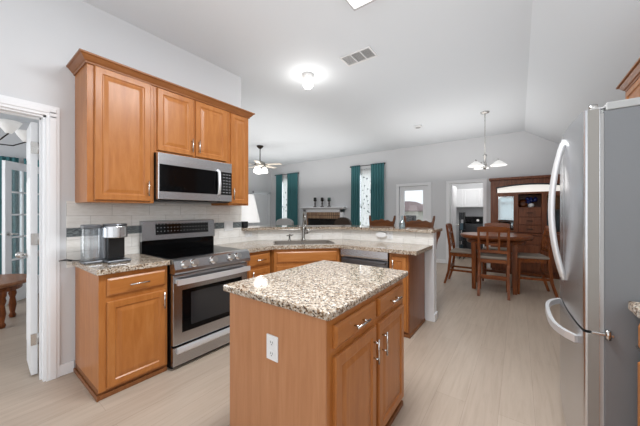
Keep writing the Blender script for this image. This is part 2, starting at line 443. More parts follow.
# study door leaf, opened into the study
o = struct('door_2', panel_leaf(.36, 2.03), WHITE); o.location = (-.165, -.212, 0); o.rotation_euler = (0, 0, PI-.045)
k = MB()
for sgn in (1, -1):
    k.tube([(.31, sgn*.016, .945), (.31, sgn*.045, .945)], .011); k.sphere((.31, sgn*.062, .945), .027); k.tube([(.31, sgn*.016, .945), (.31, sgn*.022, .945)], .03)
obj('door_knob', k, CHROME, o)
h = MB()
for z in (.25, 1.05, 1.78): h.box(-.012, -.02, z, .002, .02, z+.09); h.tube([(-.008, -.022, z), (-.008, -.022, z+.09)], .006)
obj('hinge', h, CHROME, o)
# laundry door leaf, swung inward against the left
o = struct('door_3', panel_leaf(.70, 2.0), WHITE); o.location = (1.565, D+.14, 0); o.rotation_euler = (0, 0, math.radians(92))
k = MB()
for sgn in (1, -1): k.tube([(.64, sgn*.016, .95), (.64, sgn*.045, .95)], .011); k.sphere((.64, sgn*.062, .95), .027)
obj('door_knob', k, CHROME, o)
# closed door on the far living-room wall
o = struct('door_4', panel_leaf(.68, 1.99), WHITE); o.location = (XL-.04, 5.99, 0); o.rotation_euler = (0, 0, PI/2)
k = MB(); k.tube([(.06, -.016, .95), (.06, -.05, .95)], .011); k.sphere((.06, -.065, .95), .027); obj('door_knob', k, CHROME, o)
# glazed french door standing open in the study
m = MB(); fw = .78
m.box(0, -.02, .012, .10, .02, 2.03, .003); m.box(fw-.10, -.02, .012, fw, .02, 2.03, .003); m.box(.10, -.02, .012, fw-.10, .02, .30); m.box(.10, -.02, 1.92, fw-.10, .02, 2.03)
gw = fw-.2
for i in (1, 2): m.box(.10+gw*i/3-.012, -.016, .30, .10+gw*i/3+.012, .016, 1.92)
for j in range(1, 5): m.box(.10, -.016, .30+1.62*j/5-.012, fw-.10, .016, .30+1.62*j/5+.012)
o = struct('door_5', m, WHITE); o.location = (-2.80, -.18, 0); o.rotation_euler = (0, 0, math.atan2(.27, -.31))
obj('pane', MB().box(.10, -.003, .30, fw-.10, .003, 1.92), GLASSH, o)
k = MB()
for sgn in (1, -1): k.tube([(.05, sgn*.02, 1.0), (.05, sgn*.06, 1.0)], .012); k.tube([(.05, sgn*.06, 1.0), (.15, sgn*.065, .99)], .011); k.tube([(.05, sgn*.02, 1.0), (.05, sgn*.026, 1.0)], .03)
obj('lever_handle', k, CHROME, o)

# tile backsplashes: object local x runs along the wall, z is height
def splash(name, a, b, zt, z0=.91, t=.009, band=True):
    a, b = Vector(a), Vector(b); n = (b-a).length
    m = MB()
    if band: m.box(0, -t, z0, n, 0, 1.108); m.box(0, -t, 1.18, n, 0, zt)
    else: m.box(0, -t, z0, n, 0, zt)
    o = struct(name, m, TILE); o.location = (a.x, a.y, 0); o.rotation_euler = (0, 0, math.atan2(b.y-a.y, b.x-a.x))
    if band: obj('mosaic_band', MB().box(0, -t-.001, 1.108, n, 0, 1.18), BAND, o)
    return o
splash('trim_5', (0, -.053), (0, 1.66), 1.40, .86)
splash('trim_6', (0, 1.66), (0, 1.95), 1.062, band=False)
splash('trim_7', (0, 1.95), (.86, 2.80), 1.062, band=False)
splash('trim_8', (.86, 2.80), (2.135, 2.80), 1.062, band=False)

# outside, seen through the garden door
struct('ground', MB().box(-40, D+2.4, -1.3, 40, 60, -1.2), GRASS)
hs = thing('neighbour_house', 'pale neighbouring house with mauve hip roof seen through the garden door glass', 'house', (-2.4, 18, -1.2))
wobj('wall', MB().box(-4.5, 16.2, -1.2, -1.95, 20, 1.36), SIDING, hs)
r = MB(); r.loops([[(-4.75, 15.9, 1.33), (-1.7, 15.9, 1.33), (-1.7, 20.3, 1.33), (-4.75, 20.3, 1.33)], [(-4.75, 15.9, 1.40), (-1.7, 15.9, 1.40), (-1.7, 20.3, 1.40), (-4.75, 20.3, 1.40)], [(-3.2, 17.4, 2.02), (-2.9, 17.4, 2.02), (-2.9, 18.8, 2.02), (-3.2, 18.8, 2.02)]])
wobj('roof', r, ROOF, hs)
wobj('window', MB().box(-2.7, 16.15, .2, -2.1, 16.2, 1.1), GREYG, hs)

# ------------------------------------------------------------------ cabinets
DOOR_R = [(0, 0), (0, .013), (.005, .019), (.046, .019), (.053, .012), (.060, .011), (.088, .017)]
DRAW_R = [(0, 0), (0, .011), (.012, .019), (.020, .019)]
def pull_v(x, y, z, n=.13):
    m = MB(); m.tube([(x, y-.03, z-n/2), (x, y-.03, z+n/2)], .0055); m.tube([(x, y, z-n*.32), (x, y-.03, z-n*.32)], .0045); m.tube([(x, y, z+n*.32), (x, y-.03, z+n*.32)], .0045); return m
def pull_h(x, y, z, n=.13):
    m = MB(); m.tube([(x-n/2, y-.03, z), (x+n/2, y-.03, z)], .0055); m.tube([(x-n*.32, y, z), (x-n*.32, y-.03, z)], .0045); m.tube([(x+n*.32, y, z), (x+n*.32, y-.03, z)], .0045); return m
def fill(root, w, dp, z0, z1, doors=(), drawers=(), toe=True, body=True):
    # local x 0..w, back at y=0, front at y=-dp
    if body: obj('body', MB().box(0, -dp+.019, z0+(.07 if toe else 0), w, 0, z1), MAPLE, root)
    ff = MB(); f0 = z0+(.05 if toe else 0)
    ff.box(0, -dp, f0, w, -dp+.019, z1, .0015)
    obj('face_frame', ff, MAPLE, root)
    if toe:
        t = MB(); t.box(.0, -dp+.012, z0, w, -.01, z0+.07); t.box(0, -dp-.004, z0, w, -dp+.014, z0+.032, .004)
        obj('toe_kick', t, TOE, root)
    for (a, q, za, zb, px, pz) in doors:
        o = obj('door', MB().panel(a, za, q, zb, -dp-.001, DOOR_R), MAPLE, root)
        if px is not None: obj('handle', pull_v(px, -dp-.019, pz), CHROME, o)
    for (a, q, za, zb) in drawers:
        o = obj('drawer', MB().panel(a, za, q, zb, -dp-.001, DRAW_R), MAPLE_H, root)
        obj('handle', pull_h((a+q)/2, -dp-.019, (za+zb)/2), CHROME, o)
R90 = PI/2
# left base cabinet
t = thing('base_cabinet', 'maple base cabinet with one drawer and door below the coffee maker', 'cabinet', (.01, 0, 0), R90)
fill(t, .455, .60, 0, .875, [(.045, .435, .066, .675, .415, .60)], [(.045, .435, .715, .84)])
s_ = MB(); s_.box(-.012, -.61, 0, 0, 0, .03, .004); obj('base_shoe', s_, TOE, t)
# base cabinet between range and sink corner
t = thing('base_cabinet', 'narrow maple base cabinet between the range and the diagonal sink cabinet', 'cabinet', (.01, 1.245, 0), R90)
fill(t, .36, .60, 0, .875, [(.04, .345, .066, .675, .075, .60)], [(.04, .345, .715, .84)])
# diagonal sink cabinet, open topped around the bowl
A, B = Vector((.645, 1.635)), Vector((1.185, 2.205))
ang = math.atan2(B.y-A.y, B.x-A.x); n_ = (B-A).length
t = thing('sink_cabinet', 'maple corner sink cabinet set diagonally under the sink', 'cabinet', (A.x, A.y, 0), ang)
bd = MB()
for p in ([(A.x-.02, A.y), (A.x-.02, A.y+.018), (.03, A.y+.018), (.03, A.y)], [(.03, A.y), (.03, 1.93), (.048, 1.93), (.048, A.y)], [(.03, 1.93), (.86, 2.755), (.875, 2.742), (.045, 1.917)], [(.86, 2.735), (.86, 2.755), (1.185, 2.755), (1.185, 2.735)], [(1.167, 2.755), (1.185, 2.755), (1.185, 2.225), (1.167, 2.225)]):
    bd.prism(p, .07, .875)
wobj('body', bd, MAPLE, t)
ff = MB(); ff.box(0, -.0, .05, n_, .019, .875); obj('face_frame', ff, MAPLE, t)
obj('toe_kick', MB().box(.02, .014, 0, n_-.02, .03, .07), TOE, t)
fp = obj('false_drawer', MB().panel(.03, .715, n_-.03, .84, -.001, DRAW_R), MAPLE_H, t)
for a, q, px in ((.03, n_/2-.006, n_/2-.04), (n_/2+.006, n_-.03, n_/2+.04)):
    o = obj('door', MB().panel(a, .066, q, .675, -.001, DOOR_R), MAPLE, t); obj('handle', pull_v(px, -.019, .6), CHROME, o)
# end cabinet of the peninsula
t = thing('base_cabinet', 'maple base cabinet with end panel closing the peninsula beside the dishwasher', 'cabinet', (1.825, 2.77, 0), 0)
fill(t, .215, .56, 0, .875, [(.03, .19, .066, .84, .055, .74)], [])
obj('end_panel', MB().box(.205, -.562, .03, .219, 0, .875, .002), wood('maple_end_panel_shade', (112, 62, 30), (128, 74, 38), (142, 86, 46)), t)  # shade on the peninsula end is put into this darker maple colour
obj('base_shoe', MB().box(.205, -.566, 0, .228, 0, .03, .004), TOE, t)
# dishwasher
t = thing('dishwasher', 'stainless dishwasher built into the peninsula beside the sink', 'dishwasher', (1.215, 2.77, 0), 0)
obj('tub', MB().box(.005, -.54, .08, .6, -.02, .87), BLACK, t)
o = obj('door', MB().box(.005, -.575, .11, .6, -.54, .765, .006), STEEL_D, t)
p_ = MB(); p_.prism_x([(-.54, .775), (-.575, .775), (-.585, .80), (-.583, .87), (-.54, .87)], .005, .6); obj('control_panel', p_, STEEL, t)
obj('handle', MB().box(.03, -.60, .735, .575, -.575, .762, .008), STEEL_D, o)
obj('toe_kick', MB().box(.005, -.53, 0, .6, -.5, .1), BLACK, t)

# island
t = thing('island_cabinet', 'maple kitchen island cabinet with two drawers, two doors and plain side', 'island cabinet', (1.682, .311, 0), R90)
# local x -> world y ; local -y -> world +x
w_ = .905; dp = .640
obj('body', MB().box(0, -dp+.019, .07, w_, 0, .875), MAPLE, t)
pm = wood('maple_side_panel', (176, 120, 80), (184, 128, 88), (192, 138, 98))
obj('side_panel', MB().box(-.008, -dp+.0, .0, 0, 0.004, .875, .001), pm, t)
fill(t, w_, dp, 0, .875, [(.040, .440, .085, .70, .405, .585), (.478, .870, .085, .70, .515, .585)], [(.040, .440, .735, .835), (.478, .870, .735, .835)], body=False)
top = MB(); top.prism([(1.640, .283), (2.352, .283), (2.352, 1.243), (1.640, 1.243)], .876, .911, .008)
tag(obj('island_countertop', top, GRANITE), 'speckled granite slab on top of the kitchen island', 'countertop')

# countertop runs
top = MB(); top.prism([(.0105, -.02), (.65, -.02), (.65, .462), (.0105, .462)], .876, .916, .006)
tag(obj('granite_countertop', top, GRANITE), 'short granite countertop under the coffee maker, left of the range', 'countertop')
outer = [(.0105, 1.232), (.65, 1.232), (.65, 1.60), (1.185, 2.155), (2.13, 2.155), (2.13, 2.789), (.863, 2.789), (.0105, 1.947)]
SK = Vector((.70, 2.105)); e1 = Vector((math.cos(ang), math.sin(ang))); e2 = Vector((-e1.y, e1.x))
def rrect(hx, hy, r, n=5):
    pts = []
    for cx, cy, a0 in ((hx-r, hy-r, 0), (-hx+r, hy-r, 90), (-hx+r, -hy+r, 180), (hx-r, -hy+r, 270)):
        for i in range(n+1):
            a = math.radians(a0+90*i/n); p = SK+e1*(cx+r*math.cos(a))+e2*(cy+r*math.sin(a)); pts.append((p.x, p.y))
    return pts
inner = rrect(.37, .19, .06)
m = MB(); bm = m.bm
ov = [bm.verts.new((x, y, .916)) for x, y in outer]; iv = [bm.verts.new((x, y, .916)) for x, y in inner]
ed = [bm.edges.new((vs[i], vs[(i+1) % len(vs)])) for vs in (ov, iv) for i in range(len(vs))]
bmesh.ops.triangle_fill(bm, use_beauty=True, edges=ed)
ex = bmesh.ops.extrude_face_region(bm, geom=bm.faces[:]); vs = [g for g in ex['geom'] if isinstance(g, bmesh.types.BMVert)]
bmesh.ops.translate(bm, verts=vs, vec=(0, 0, -.04))
tag(obj('granite_countertop', m, GRANITE), 'long granite countertop around the sink corner and along the peninsula', 'countertop')
# sink bowl
t = thing('kitchen_sink', 'stainless steel sink set diagonally into the corner countertop', 'sink', (SK.x, SK.y, .72), ang)
bw = MB(); R = []
for hx, hy, z in ((.384, .204, .9165), (.384, .204, .920), (.366, .186, .920), (.36, .18, .75), (.34, .16, .735)):
    R.append([(x, y, z) for x, y in rrect(hx, hy, .06)])
R2 = [[(x, y, z) for x, y in rrect(hx, hy, .06)] for hx, hy, z in ((.342, .162, .73), (.364, .184, .745), (.3685, .1885, .9165))]
bw.loops(R, cap0=False, cap1=True, smooth=True)
wobj('bowl', bw, base('dark_taupe_composite', (104, 96, 88), .35), t)
dv = MB(); dv.bar([(0, -.175, .10), (0, .175, .10)], .02, .16, (1, 0, 0)); obj('divider', dv, STEEL, t)
# faucet
fb = SK+e2*.235+e1*.03
t = thing('faucet', 'tall nickel gooseneck kitchen faucet behind the corner sink', 'faucet', (fb.x, fb.y, .916), ang)
m = MB(); m.lathe([(.03, 0), (.03, .012), (.022, .02), (.019, .06), (.017, .30)]); obj('body', m, NICKEL, t)
pts = [(0, 0, .29)]+[(0, -.085+.085*math.cos(a), .30+.09*math.sin(a)) for a in [PI*i/12 for i in range(13)]]+[(0, -.17, .22)]
m = MB(); m.tube(pts, .013, 12); m.tube([(0, -.17, .235), (0, -.17, .165)], [.016, .02]); obj('spout', m, NICKEL, t)
m = MB(); m.tube([(.01, 0, .10), (.05, 0, .10)], .012); m.tube([(.05, 0, .10), (.072, 0, .115), (.085, 0, .175)], [.011, .009, .006]); obj('handle', m, NICKEL, t)
sp_ = SK+e2*.225-e1*.165
t = thing('soap_dispenser', 'small nickel soap dispenser left of the tall faucet', 'soap dispenser', (sp_.x, sp_.y, .916), ang)
m = MB(); m.lathe([(.024, 0), (.024, .008), (.012, .018), (.010, .06)]); obj('base', m, NICKEL, t)
m = MB(); m.tube([(0, 0, .055), (0, 0, .075), (.0, -.02, .088), (.02, -.075, .078)], [.010, .010, .008, .006]); m.tube([(-.04, 0, .07), (.05, 0, .08)], .006); obj('nozzle', m, NICKEL, t)
# raised bar top
poly = [(.075, 1.668), (.075, 1.915), (.89, 2.735), (2.15, 2.735), (2.15, 3.215), (.70, 3.215), (-.33, 2.19), (-.33, 1.668)]
t = thing('raised_bar', 'raised granite bar top on the half wall behind the sink', 'bar top', (1.2, 2.9, 1.062))
wobj('slab', MB().prism(poly, 1.0625, 1.10, .006), GRANITE, t)
cbk = MB(); cbk.prism_x([(2.931, 1.062), (3.17, 1.062), (3.17, 1.03), (3.12, .99), (3.03, .96), (2.98, .90), (2.965, .85), (2.931, .85)], 2.08, 2.135)
wobj('corbel', cbk, CHERRY, t)

# upper cabinets on the range wall
UZ, UT = 1.388, 2.452
t = thing('upper_cabinet', 'tall single-door maple upper cabinet left of the microwave', 'cabinet', (.002, 0, 0), R90)
fill(t, .464, .333, UZ, UT, [(.042, .432, 1.405, 2.432, .408, 1.515)], toe=False)
t = thing('upper_cabinet', 'two-door maple upper cabinet above the microwave', 'cabinet', (.002, .4655, 0), R90)
fill(t, .761, .333, 1.845, UT, [(.022, .356, 1.866, 2.428, .335, 1.965), (.378, .730, 1.866, 2.428, .406, 1.965)], toe=False)
t = thing('upper_cabinet', 'narrow single-door maple upper cabinet right of the microwave', 'cabinet', (.002, 1.2275, 0), R90)
fill(t, .283, .333, UZ, UT, [(.03, .262, 1.405, 2.425, .05, 1.515)], toe=False)
# crown moulding: profile swept along left return, front, right return
def crown(path, prof):
    # path of (x,y) with outward normals mitred; prof of (out,z)
    rings = []
    for (x, y, nx, ny) in path:
        rings.append([(x+nx*o, y+ny*o, z) for o, z in prof])
    return MB().loops(rings)
cp = [(0, 2.435), (.010, 2.435), (.012, 2.448), (.020, 2.454), (.042, 2.482), (.054, 2.488), (.054, 2.500), (0, 2.500)]
m = crown([(.0015, 0, 0, -1), (.337, 0, 1, -1), (.337, 1.511, 1, 1), (.0015, 1.511, 0, 1)], cp)
tag(obj('crown_moulding', m, MAPLE_TRIM), 'maple crown moulding along the top of the range-wall cabinets', 'moulding')

# microwave
t = thing('microwave', 'stainless over-the-range microwave below the two-door cabinet', 'microwave', (.012, .468, 1.42), R90)
obj('body', MB().box(0, -.36, 0, .756, 0, .418), BLACK, t)
obj('vent_grille', MB().box(.0, -.398, .352, .756, -.36, .418, .004), STEEL, t)
o = obj('door', MB().box(0, -.398, .005, .60, -.36, .358, .004), STEEL, t)
obj('window', MB().box(.012, -.401, .075, .598, -.397, .318, .001), BLACKG, o)
h_ = MB(); h_.tube([(.585, -.398, .06), (.583, -.425, .08), (.58, -.44, .18), (.583, -.425, .31), (.585, -.398, .33)], [.014, .015, .016, .015, .014]); obj('handle', h_, SATIN, o)
cp_ = obj('control_panel', MB().box(.602, -.398, .005, .756, -.36, .358, .004), STEEL, t)
obj('keypad', MB().box(.604, -.401, .075, .752, -.397, .318, .001), KEYS_M, cp_)
ut = MB(); ut.box(.02, -.38, -.008, .74, -.02, 0); obj('underside', ut, BLACK, t)

# range
t = thing('kitchen_range', 'stainless electric range with black glass cooktop between the base cabinets', 'range', (.014, .469, 0), R90)
RW = .756
obj('body', MB().box(0, -.625, .03, RW, -.0, .895), BLACK, t)
obj('cooktop', MB().box(-.0, -.60, .895, RW, -.06, .918, .004), base('black_ceramic_glass', (7, 7, 8), .10, IOR=1.12), t)
bgp = MB(); bgp.box(0, -.045, .895, RW, 0, 1.06); obj('back_riser', bgp, BLACKG, t)
bg_ = MB(); bg_.prism_x([(-.0, 1.025), (-.05, 1.025), (-.064, 1.035), (-.050, 1.215), (-.03, 1.225), (0, 1.225)], -.002, RW+.002); o = obj('backguard', bg_, RSTEEL, t)
dm = MB(); dm.bar([(RW/2+.02, -.0610, 1.085), (RW/2+.02, -.0525, 1.195)], .56, .004, (1, 0, 0)); obj('display', dm, KEYS_R, o)
fr_ = MB(); fr_.prism_x([(-.60, .919), (-.652, .921), (-.680, .908), (-.704, .84), (-.704, .815), (-.692, .80), (-.60, .80)], -.002, RW+.002); o = obj('control_panel', fr_, RSTEEL, t)
for x in (.085, .165, .345, .53, .61):
    kb = MB(); nrm = Vector((0, -.85, .53)); p = Vector((x, -.655, .902)); q = Vector((x, -.688, .868))
    p = Vector((x, -.692, .872)); nv = Vector((0, -.94, .33)).normalized()
    kb.tube([p-nv*.004, p+nv*.008, p+nv*.012, p+nv*.036], [.035, .035, .029, .026], 16); obj('knob', kb, CHROME, o)
dd = MB(); dd.box(0, -.665, .205, RW, -.625, .79, .005); o = obj('oven_door', dd, RSTEEL, t)
obj('window', MB().box(.075, -.668, .30, RW-.075, -.664, .655, .001), BLACKG, o)
obj('inner_window', MB().box(.15, -.6695, .345, RW-.15, -.6675, .625, .0005), GREYG, o)
h_ = MB(); h_.bar([(.012, -.712, .735), (.2, -.722, .735), (RW/2, -.725, .735), (RW-.2, -.722, .735), (RW-.012, -.712, .735)], .045, .022, (0, 0, 1))
h_.box(.02, -.71, .722, .05, -.66, .75); h_.box(RW-.05, -.71, .722, RW-.02, -.66, .75); obj('handle', h_, SATIN, o)
o = obj('drawer', MB().box(0, -.665, .035, RW, -.625, .19, .005), RSTEEL, t)
h_ = MB(); h_.prism_x([(-.665, .185), (-.69, .18), (-.698, .155), (-.688, .14), (-.664, .135)], .03, RW-.03); obj('handle', h_, SATIN, o)
obj('base', MB().box(.01, -.61, 0, RW-.01, -.05, .03), BLACK, t)

# coffee maker
t = thing('coffee_maker', 'single-serve silver and black coffee maker with clear tank on the left counter', 'coffee maker', (.30, .13, .916), R90)
# local x along the wall, -y toward room
m = MB(); m.box(-.03, -.145, 0, .125, .10, .022, .008); m.box(-.15, -.05, 0, -.03, .085, .022, .008); obj('base', m, STEEL_D, t)
m = MB(); m.box(-.025, -.01, .02, .12, .095, .285, .012); obj('tower', m, base('silver_grey_plastic', (128, 129, 132), .35, .4), t)
m = MB(); m.prism([(.048+.082*math.cos(a), -.03+.098*math.sin(a)) for a in [2*PI*i/28 for i in range(28)]], .192, .285, .006); obj('brew_head', m, STEEL, t)
m = MB(); m.prism([(.048+.079*math.cos(a), -.03+.092*math.sin(a)) for a in [2*PI*i/28 for i in range(28)]], .285, .302, .006); obj('lid', m, STEEL_D, t)
m = MB(); m.box(-.008, -.065, .025, .104, -.011, .192, .004); obj('cup_bay', m, BLACK, t)
m = MB(); m.prism([(-.092+.062*math.cos(a), .015+.072*math.sin(a)) for a in [2*PI*i/24 for i in range(24)]], .022, .270, .006); tk = obj('water_tank', m, TANK, t)
m = MB(); m.prism([(-.092+.064*math.cos(a), .015+.074*math.sin(a)) for a in [2*PI*i/24 for i in range(24)]], .270, .298, .006); obj('tank_lid', m, base('smoke_grey_plastic', (92, 94, 98), .3), tk)
m = MB(); m.tube([(-.12, .08, .012), (-.17, .10, .02), (-.21, .16, .03), (-.235, .24, .012), (-.20, .27, .008), (-.17, .20, .006)], .004, 8)
obj('cord', m, BLACK, t)

# ------------------------------------------------------------------ outlets and switches
def plate(label, loc, rz, wd=.075, ht=.118, cat='outlet', rock=False):
    t = thing('wall_switch' if rock else 'wall_outlet', label, cat, loc, rz)
    obj('plate', MB().box(-wd/2, -.006, -ht/2, wd/2, 0, ht/2, .002), WHITEP, t)
    for s_ in (-1, 1):
        if rock: obj('rocker', MB().box(s_*wd*.25-.014, -.010, -.033, s_*wd*.25+.014, -.006, .033, .002), WHITEP, t)
        else:
            if wd > ht: a = (s_*.026-.015, -.016, s_*.026+.015, .016)
            else: a = (-.016, s_*.026-.014, .016, s_*.026+.014)
            r = obj('socket', MB().box(a[0], -.008, a[1], a[2], -.006, a[3], .0015), WHITEP, t)
            sl = MB(); cx, cz = (a[0]+a[2])/2, (a[1]+a[3])/2
            sl.box(cx-.007, -.0088, cz-.003, cx-.005, -.0078, cz+.007); sl.box(cx+.005, -.0088, cz-.003, cx+.007, -.0078, cz+.007); sl.tube([(cx, -.0088, cz-.009), (cx, -.0078, cz-.009)], .0025, 8)
            obj('slots', sl, BLACK, r)
    return t
plate('white outlet on the plain side of the kitchen island', (2.015, .3025, .668), 0)
plate('white double switch on the tiled wall right of the range', (.0105, 1.46, 1.135), R90, .125, .12, 'switch', True)
plate('white outlet low on the tile near the bar end beside the range', (.0095, 1.775, 1.01), R90, .118, .07)
plate('white outlet on the bar backsplash right of the dishwasher', (1.60, 2.79, 1.01), 0, .075, .11)
t = thing('plug_in_device', 'white plug-in device on the bar backsplash beside an outlet', 'plug-in', (1.49, 2.79, 1.01), 0)
m = MB(); m.prism_y([(.075*math.cos(a), .034*math.sin(a)) for a in [2*PI*i/24 for i in range(24)]], -.035, -.001); obj('body', m, WHITEP, t)

# ------------------------------------------------------------------ refrigerator
t = thing('refrigerator', 'large stainless french-door refrigerator with bottom freezer on the right', 'refrigerator', (3.65, 1.655, 0), -R90)
Y0, Y1 = 1.20, 2.11; YC = (Y0+Y1)/2
def fx(y): return 3.183+.024*((y-YC)/.455)**2
wobj('case', MB().box(3.278, Y0+.004, .02, 3.99, Y1-.004, 1.785, .004), FR_SIDE, t)
wobj('gasket', MB().box(3.262, Y0+.008, .06, 3.279, Y1-.008, 1.775), base('light_gasket', (196, 196, 196), .5), t)
def bow(ya, yb, z0, z1, r=.014):
    pts = [(3.264, yb), (3.264, ya)]
    n = 14
    for i in range(6):
        a = math.radians(90*i/5); pts.append((fx(ya)+r-r*math.sin(a), ya+r-r*math.cos(a)))
    for i in range(1, n): y = ya+r+(yb-ya-2*r)*i/n; pts.append((fx(y), y))
    for i in range(6):
        a = math.radians(90*i/5); pts.append((fx(yb)+r-r*math.cos(a), yb-r+r*math.sin(a)))
    m = MB(); m.loops([[(x, y, z0) for x, y in pts], [(x, y, z1) for x, y in pts]])
    for f in m.bm.faces:
        if len(f.verts) == 4 and abs(f.normal.z) < .5: f.smooth = True
    m.bm.normal_update()
    for f in m.bm.faces:
        if len(f.verts) == 4:
            c_ = f.calc_center_median(); f.smooth = c_.x < 3.255
    for e in m.bm.edges:
        if abs(e.verts[0].co.z-e.verts[1].co.z) < 1e-4: e.smooth = False
    return m
def fhandle(yc):
    m = MB(); pts = []
    za, zb = .90, 1.75
    for i in range(17):
        u = -1+2*i/16; pts.append((fx(yc)-.002-.058*(1-u*u), yc, (za+zb)/2+u*(zb-za)/2))
    m.tube(pts, [.0135]*17, 12); return m
EDGE = base('brushed_door_edge', (146, 143, 138), .4)
for ya, yb, yh in ((Y0, YC-.002, YC-.05), (YC+.002, Y1, YC+.042)):
    o = wobj('door', bow(ya, yb, .748, 1.80), STEEL, t)
    if ya == Y0: wobj('edge_trim', MB().box(3.222, Y0-.003, .75, 3.262, Y0+.001, 1.799, .001), EDGE, t)
    hm = fhandle(yh); hm.xf(loc_of(t)); obj('handle', hm, SATIN, o)
wobj('edge_trim', MB().box(3.222, Y0-.003, .052, 3.262, Y0+.001, .733, .001), EDGE, t)
o = wobj('freezer_drawer', bow(Y0, Y1, .05, .735), STEEL, t)
m = MB(); pts = []
for i in range(17):
    u = -1+2*i/16; y = YC+u*.37; pts.append((fx(y)-.004-.07*(1-u*u*u*u), y, .665))
m.bar(pts, .036, .02, (0, 0, 1)); m.xf(loc_of(t)); obj('handle', m, SATIN, o)
hc = MB(); hc.box(3.285, Y0+.002, 1.786, 3.72, Y0+.09, 1.822, .004); wobj('hinge_cover', hc, base('light_grey_plastic', (176, 177, 176), .45), t)
hc = MB(); hc.tube([(3.245, Y0+.03, 1.80), (3.245, Y0+.03, 1.826)], .017); hc.box(3.235, Y0+.012, 1.801, 3.284, Y0+.05, 1.807); wobj('hinge', hc, CHROME, t)
hc = MB(); hc.box(3.235, Y0-.006, .7355, 3.31, Y0+.05, .7475, .003); hc.tube([(3.29, Y0-.006, .722), (3.29, Y0-.006, .765)], .011); wobj('middle_hinge', hc, CHROME, t)
obj('feet', MB().box(-.4, -.30, 0, .4, .3, .02), BLACK, t)

# base cabinet and counter at the far right, nearer than the refrigerator
t = thing('base_cabinet', 'maple base cabinet at the right edge beside the refrigerator', 'cabinet', (4.01, 1.165, 0), -R90)
fill(t, .85, .625, 0, .875, [(.03, .41, .066, .675, .38, .6), (.44, .82, .066, .675, .47, .6)], [(.03, .41, .715, .84), (.44, .82, .715, .84)])
top = MB(); top.prism([(3.35, .30), (4.015, .30), (4.015, 1.192), (3.35, 1.192)], .876, .916, .006)
tag(obj('granite_countertop', top, GRANITE), 'granite countertop at the right edge beside the refrigerator', 'countertop')
t = thing('upper_cabinet', 'maple upper cabinet high on the right wall beyond the refrigerator', 'cabinet', (4.0, 2.62, 0), -R90)
fill(t, .46, .338, 1.388, 2.285, [(.03, .43, 1.41, 2.265, .06, 1.5)], toe=False)
cp2 = [(o_, z-.155) for o_, z in cp]
t2 = crown([(4.0, 2.62, 0, 1), (3.661, 2.62, -1, 1), (3.661, 2.16, -1, -1), (4.0, 2.16, 0, -1)], cp2)
tag(obj('crown_moulding', t2, MAPLE_TRIM), 'maple crown moulding on the cabinet beyond the refrigerator', 'moulding')

# ------------------------------------------------------------------ ceiling things
t = thing('ceiling_light', 'round lit globe ceiling light above the sink corner', 'light', (.751, 2.136, CH))
obj('globe', MB().sphere((0, 0, -.115), .068), BULB, t)
point('globe_light', (.751, 2.136, CH-.27), 2.5, .04)
obj('cap', MB().lathe([(.075, 0), (.075, -.015), (.05, -.035), (.045, -.06), (.04, -.06)]), WHITEP, t)
t = thing('ceiling_light', 'rectangular white fluorescent ceiling light above the island', 'light', (2.15, .79, CH))
obj('diffuser', MB().box(-.30, -.6, -.09, .30, .6, -.03, .012), DIFF, t)
area('fluorescent_tubes', (2.15, .79, CH-.098), (0, 0, 0), .56, 1.1, 46, (.94, .975, 1))
obj('frame', MB().box(-.34, -.66, -.045, .34, .67, 0, .004), base('light_frame_grey', (190, 190, 192), .5), t)
t = thing('ceiling_vent', 'white three-section air vent in the ceiling', 'vent', (1.48, 2.15, CH))
fr_ = MB()
for (a, b_, c_, d_) in ((-.19, -.11, .19, -.09), (-.19, .09, .19, .11), (-.19, -.09, -.17, .09), (.17, -.09, .19, .09), (-.063, -.09, -.05, .09), (.055, -.09, .068, .09)):
    fr_.box(a, b_, -.012, c_, d_, 0, .002)
obj('frame', fr_, WHITEP, t)
obj('backing', MB().box(-.17, -.09, -.002, .17, .09, -.0005), base('vent_shadow_grey', (192, 192, 192), .8), t)
for xa, xb in ((-.17, -.063), (-.05, .055), (.068, .17)):
    sl = MB()
    for i in range(9):
        y = -.082+i*.0205; wd = .020 if xa < -.1 else .012
        sl.loops([[(xa, y, -.011), (xa, y+wd, -.004), (xa, y+wd+.0015, -.004), (xa, y+.0015, -.011)], [(xb, y, -.011), (xb, y+wd, -.004), (xb, y+wd+.0015, -.004), (xb, y+.0015, -.011)]])
    obj('louvre', sl, WHITEP, t)
t = thing('smoke_detector', 'small round white detector on the ceiling near the back wall', 'smoke detector', (1.274, 5.11, CH))
obj('body', MB().lathe([(.075, 0), (.075, -.02), (.06, -.035), (.001, -.038)]), WHITEP, t); obj('ring', MB().lathe([(.05, -.034), (.05, -.040), (.03, -.042)]), base('detector_grey', (150, 150, 150), .6), t)

